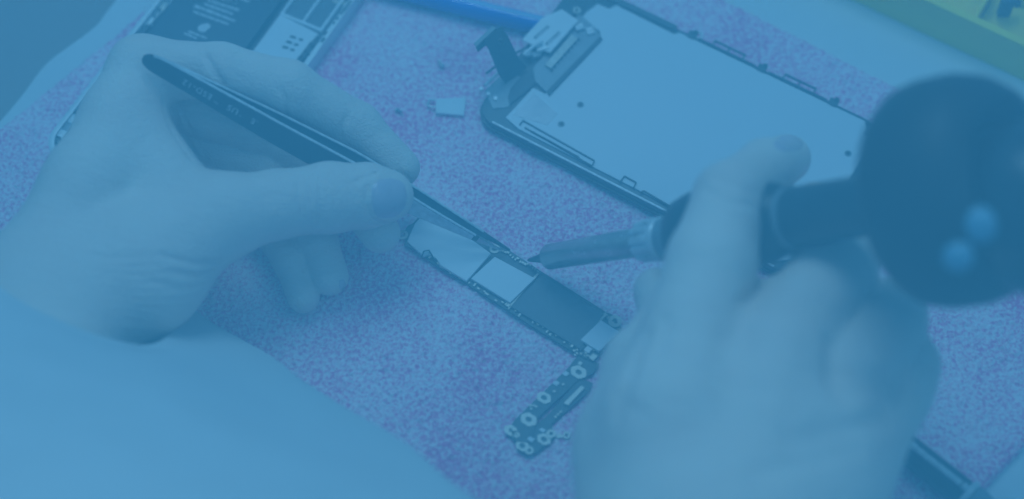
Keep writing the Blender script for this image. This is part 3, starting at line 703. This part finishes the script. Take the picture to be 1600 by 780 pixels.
        for it in range(2):                         # light relaxation
            s_ = np.zeros_like(V); c_ = np.zeros(len(V))
            for k in range(4):
                a_, b_ = F[:, k], F[:, (k+1) % 4]
                for d_ in range(3): s_[:, d_] += np.bincount(a_, V[b_, d_], len(V))
                c_ += np.bincount(a_, minlength=len(V))
            V = V*.5+.5*s_/np.maximum(c_, 1)[:, None]
        return V, F

def nail(hand, pts, parent, org, off=.065):
    """thin curved plate laid on the fingertip inside the outline pts"""
    c = np.mean(pts, 0); N, K = 28, 6; rings = []
    ang = np.linspace(0, 2*np.pi, len(pts), endpoint=False)
    px = np.array(list(pts)+[pts[0]])
    tt = np.linspace(0, len(pts), N, endpoint=False); loop = np.stack([np.interp(tt, np.arange(len(pts)+1), px[:, k]) for k in (0, 1)], 1)
    loop = (np.roll(loop, 1, 0)+2*loop+np.roll(loop, -1, 0))/4
    rings = []
    for k in range(1, K+1):
        f = k/K; ring = []
        for u, v in c+(loop-c)*f:
            h_ = hand.hit(u, v)
            if h_ is None: h_ = ring[-1] if ring else rings[-1][0]
            to = (CAM-h_)/np.linalg.norm(CAM-h_)
            ring.append(h_+to*(off if k < K else -.02))
        rings.append(ring)
    h_ = hand.hit(*c); m = MB(); top = h_+(CAM-h_)/np.linalg.norm(CAM-h_)*off
    n = N; m.v = [tuple(top)]+[tuple(p) for r in rings for p in r]
    m.f = [(0, 1+i, 1+(i+1) % n) for i in range(n)]+[(1+k*n+i, 1+(k+1)*n+i, 1+(k+1)*n+(i+1) % n, 1+k*n+(i+1) % n) for k in range(K-1) for i in range(n)]
    return m.build('fingernail', M['nail'], parent, smooth=True, org=org, sharp=80)

# left hand
H = Hand()
H.pal((222, 108, 5.1, 1.12), (140, 285, 4.9, 1.38), (50, 445, 4.6, 1.62))          # index metacarpal to wrist
H.pal((225, 150, 3.5, 1.0), (65, 450, 3.9, 1.6)); H.pal((228, 190, 2.4, .9), (70, 455, 3.2, 1.6)); H.pal((230, 240, 1.7, .85), (100, 470, 2.8, 1.5))
H.pal((345, 338, 4.1, 1.42), (235, 405, 4.1, 1.85), (110, 450, 4.3, 2.0)); H.pal((215, 440, 3.9, 1.95), (110, 470, 4.2, 1.9))
H.pal((195, 195, 4.7, 1.35), (262, 287, 4.2, 1.32))
H.pal((50, 445, 4.5, 1.62), (0, 620, 4.4, 2.1)); H.pal((110, 455, 4.0, 1.9), (60, 640, 4.4, 2.3))
H.fin((222, 108, 5.1, 1.10), (345, 112, 5.3, .98), (450, 138, 4.7, .97), (557, 198, 3.2, .86), (626, 262, 2.3, .70))
H.fin((225, 150, 3.5, 1.0), (340, 180, 3.5, .95), (455, 220, 3.0, .92), (558, 312, 2.0, .80), (594, 364, 1.7, .72))
H.fin((228, 190, 2.4, .9), (420, 262, 2.2, .86), (492, 372, 1.35, .76), (515, 432, .95, .68))
H.fin((230, 240, 1.7, .85), (395, 315, 1.6, .76), (456, 405, 1.0, .66), (474, 464, .66, .58))
H.fin((345, 338, 4.1, 1.40), (430, 320, 3.9, 1.16), (515, 309, 3.6, 1.20), (575, 306, 3.4, 1.10), (606, 306, 3.25, .90))
H._new = []
for xs in ((500, .05), (507, .03)): H.crease([(xs[0]+2, 262), (xs[0], 290), (xs[0]+1, 320), (xs[0]-2, 352)], .075, xs[1])
H.crease([(470, 268), (466, 300), (470, 340)], .08, .03); H.crease([(487, 275), (483, 310), (489, 345)], .07, .025)
H.crease([(250, 398), (300, 412), (345, 410)], .09, .05); H.crease([(265, 425), (305, 432), (335, 425)], .10, .05); H.crease([(235, 440), (290, 452), (315, 445)], .09, .03)
H.crease([(268, 170), (285, 215), (318, 258)], .12, .09); H.crease([(280, 160), (298, 205), (322, 250)], .10, .06); H.crease([(255, 160), (275, 215), (300, 250)], .10, .03)
H.crease([(322, 88), (332, 106), (348, 132)], .11, .10); H.crease([(438, 138), (448, 160), (446, 185)], .09, .05); H.crease([(452, 134), (456, 160)], .08, .03)
H.crease([(542, 182), (534, 200), (532, 214)], .09, .06)
H.crease([(556, 284), (582, 272), (622, 268), (640, 280)], .08, .055); H.crease([(574, 290), (572, 315), (578, 342), (600, 350), (625, 348)], .08, .08)
for k in range(9):
    y_ = 395+k*13; x_ = 120+k*9
    H.crease([(x_, y_), (x_+60, y_+10), (x_+120, y_+6)], .08, .018)
H.creases = H._new
V, F = H.mesh(.062)
hb = P(60, 470, 4.0); hb[2] = .1
lh = np_mesh('hand', V, F, M['skin'], None, hb)
tag(lh, 'left hand pinching the black tweezers between thumb and index finger', 'hand')
nail(H, [(580, 290), (592, 279), (615, 277), (632, 283), (637, 300), (636, 320), (626, 338), (604, 344), (586, 340), (579, 318)], lh, hb)
nail(H, [(530, 436), (538, 436), (542, 448), (538, 458), (530, 452)], lh, hb, .02)

# white coat sleeve around the left wrist
rings_px = [
    [(-70, 385, 5.4), (0, 447, 6.3), (97, 505, 6.4), (215, 541, 5.4), (266, 528, 3.6), (288, 488, 1.4), (240, 440, .5), (60, 385, .8), (-60, 335, 2.0), (-120, 345, 3.6)],
    [(-180, 440, 6.8), (-40, 520, 9.0), (100, 572, 9.6), (260, 604, 8.6), (392, 618, 5.6), (420, 566, 2.6), (320, 510, 1.2), (100, 430, .8), (-100, 380, 1.8), (-200, 400, 4.0)],
    [(-330, 560, 8.5), (-120, 640, 12.0), (100, 700, 13.2), (330, 730, 12.0), (545, 722, 8.4), (590, 676, 5.0), (450, 620, 3.2), (120, 540, 2.0), (-200, 480, 2.4), (-340, 500, 5.0)],
    [(-460, 760, 10.5), (-180, 850, 15), (120, 900, 16.5), (450, 910, 15), (760, 880, 11), (800, 822, 7.4), (640, 770, 5.4), (160, 720, 3.6), (-260, 640, 3.4), (-460, 680, 6.0)]]
def closed_spline(pts, n):
    pts = np.array(pts); m_ = len(pts); o_ = []
    for k in range(n):
        t_ = k*m_/n; i = int(t_); f = t_-i; p0_, p1_, p2_, p3_ = (pts[(i+j) % m_] for j in (-1, 0, 1, 2))
        o_.append(.5*((2*p1_)+(-p0_+p2_)*f+(2*p0_-5*p1_+4*p2_-p3_)*f*f+(-p0_+3*p1_-3*p2_+p3_)*f**3))
    return np.array(o_)
RR = np.array([closed_spline([P(*q) for q in r], 120) for r in rings_px]); NS = 60; grid = []
for k in range(NS):
    t_ = k*(len(RR)-1)/(NS-1); i = min(int(t_), len(RR)-2); f = t_-i
    p0_, p1_, p2_, p3_ = RR[max(i-1, 0)], RR[i], RR[i+1], RR[min(i+2, len(RR)-1)]
    g_ = .5*((2*p1_)+(-p0_+p2_)*f+(2*p0_-5*p1_+4*p2_-p3_)*f*f+(-p0_+3*p1_-3*p2_+p3_)*f**3)
    cen = g_.mean(0); th_ = np.linspace(0, 2*np.pi, 120, endpoint=False)
    fold = .26*np.sin(5*th_+t_*2.2)*min(1, t_)+.14*np.sin(9*th_-t_*4+1)*min(1, t_*1.5)+.16*np.sin(t_*7+2*np.sin(th_*2))*min(1, t_)
    dv_ = (g_-cen); dv_ /= np.linalg.norm(dv_, axis=1)[:, None]; g_ = g_+dv_*fold[:, None]; g_[:, 2] = np.maximum(g_[:, 2], .08); grid.append(g_)
inner = [g_.copy() for g_ in grid[:6]]
shell = []
for g_ in inner[::-1]:
    cen = g_.mean(0); dv_ = g_-cen; shell.append(cen+dv_*(1-.14/np.linalg.norm(dv_, axis=1)[:, None]))
m = MB().loft([list(x) for x in shell+grid], caps=False)
sl = m.build('sleeve', M['coat'], lh, smooth=True, org=hb, sharp=60)
tag(sl, 'wide white coat sleeve around the left wrist')

# right hand
G = Hand(); G.kp = .85; G.kj = .4
G.pal((1082, 520, 8.2, 1.45), (1048, 660, 8.2, 2.0), (1060, 840, 7.6, 2.65)); G.pal((1215, 560, 8.3, 1.45), (1130, 860, 7.8, 2.75))
G.pal((1325, 585, 7.4, 1.4), (1190, 860, 7.2, 2.55)); G.pal((1385, 625, 6.2, 1.15), (1225, 880, 6.4, 2.25))
G.pal((1008, 575, 6.4, 1.3), (992, 700, 6.6, 1.7), (1010, 850, 6.8, 2.15)); G.pal((1120, 600, 7.2, 1.7), (1260, 640, 6.6, 1.6))
G.pal((1110, 860, 7.4, 3.0), (1110, 1080, 8.0, 3.0))
G.pal((1170, 500, 7.2, 1.3), (1275, 500, 6.8, 1.3)); G.pal((1382, 510, 6.4, 1.1), (1402, 590, 6.0, 1.1))
G.fin((1082, 520, 8.3, 1.45), (1112, 410, 8.6, 1.36), (1140, 310, 8.4, 1.12), (1196, 264, 7.0, .95), (1229, 248, 5.6, .82))
G.fin((1215, 560, 8.3, 1.4), (1300, 432, 7.2, 1.36), (1352, 345, 5.4, .85), (1275, 318, 5.4, .74))
G.fin((1325, 585, 7.4, 1.35), (1388, 496, 6.6, 1.15), (1330, 470, 4.6, .9), (1250, 480, 4.0, .8))
G.fin((1385, 625, 6.2, 1.15), (1416, 570, 5.8, 1.0), (1350, 560, 3.8, .8), (1280, 570, 3.4, .7))
G.fin((1008, 575, 6.4, 1.25), (1048, 500, 5.0, 1.0), (1027, 456, 4.2, .80))
G._new = []
G.crease([(1106, 300), (1140, 316), (1176, 324)], .12, .05); G.crease([(1118, 280), (1150, 294), (1185, 306)], .09, .03)
G.crease([(1190, 436), (1178, 455), (1160, 474)], .16, .14); G.crease([(1150, 500), (1142, 560), (1128, 640)], .5, .03); G.crease([(1262, 540), (1250, 600), (1215, 680)], .5, .03); G.crease([(1180, 455), (1150, 475)], .1, .05)
G.crease([(1060, 560), (1130, 600), (1200, 612)], .25, .05); G.crease([(1318, 596), (1360, 604), (1408, 612)], .60, .17); G.crease([(1300, 540), (1308, 575)], .35, .10); G.crease([(1240, 690), (1320, 672), (1390, 650)], .35, .10); G.crease([(1010, 520), (985, 590), (965, 650)], .22, .06); G.crease([(1040, 500), (1030, 560)], .22, .05)
G.crease([(1180, 740), (1260, 722), (1340, 700)], .3, .06); G.crease([(960, 620), (1010, 650)], .15, .03)
G.creases = G._new
V, F = G.mesh(.085)
gb = P(1130, 780, 6.0); gb[2] = .1
rh = np_mesh('hand', V, F, M['skin'], None, gb)
tag(rh, 'right hand gripping the soldering iron with its index finger over the handle', 'hand')
nail(G, [(1206, 222), (1222, 209), (1244, 208), (1258, 220), (1254, 234), (1232, 238), (1212, 234)], rh, gb, .03)

# ------------------------------------------------------------------ added blue volume, tints the whole view
hz = MB().box((0, 0, 27), (160, 160, 60)).build('tint', M['mat']); hz.data.materials.clear()
hm = bpy.data.materials.new('blue_tint'); hm.use_nodes = True; nt = hm.node_tree
for n_ in list(nt.nodes):
    if n_.type == 'BSDF_PRINCIPLED': nt.nodes.remove(n_)
pv = nt.nodes.new('ShaderNodeVolumePrincipled'); pv.inputs['Color'].default_value = (.245, .70, .97, 1)
pv.inputs['Density'].default_value = 1.5; pv.inputs['Anisotropy'].default_value = 0
nt.links.new(pv.outputs[0], [n_ for n_ in nt.nodes if n_.type == 'OUTPUT_MATERIAL'][0].inputs['Volume'])
hz.data.materials.append(hm); tag(hz, 'blue haze volume added to veil the whole bench', 'tint', kind='stuff')
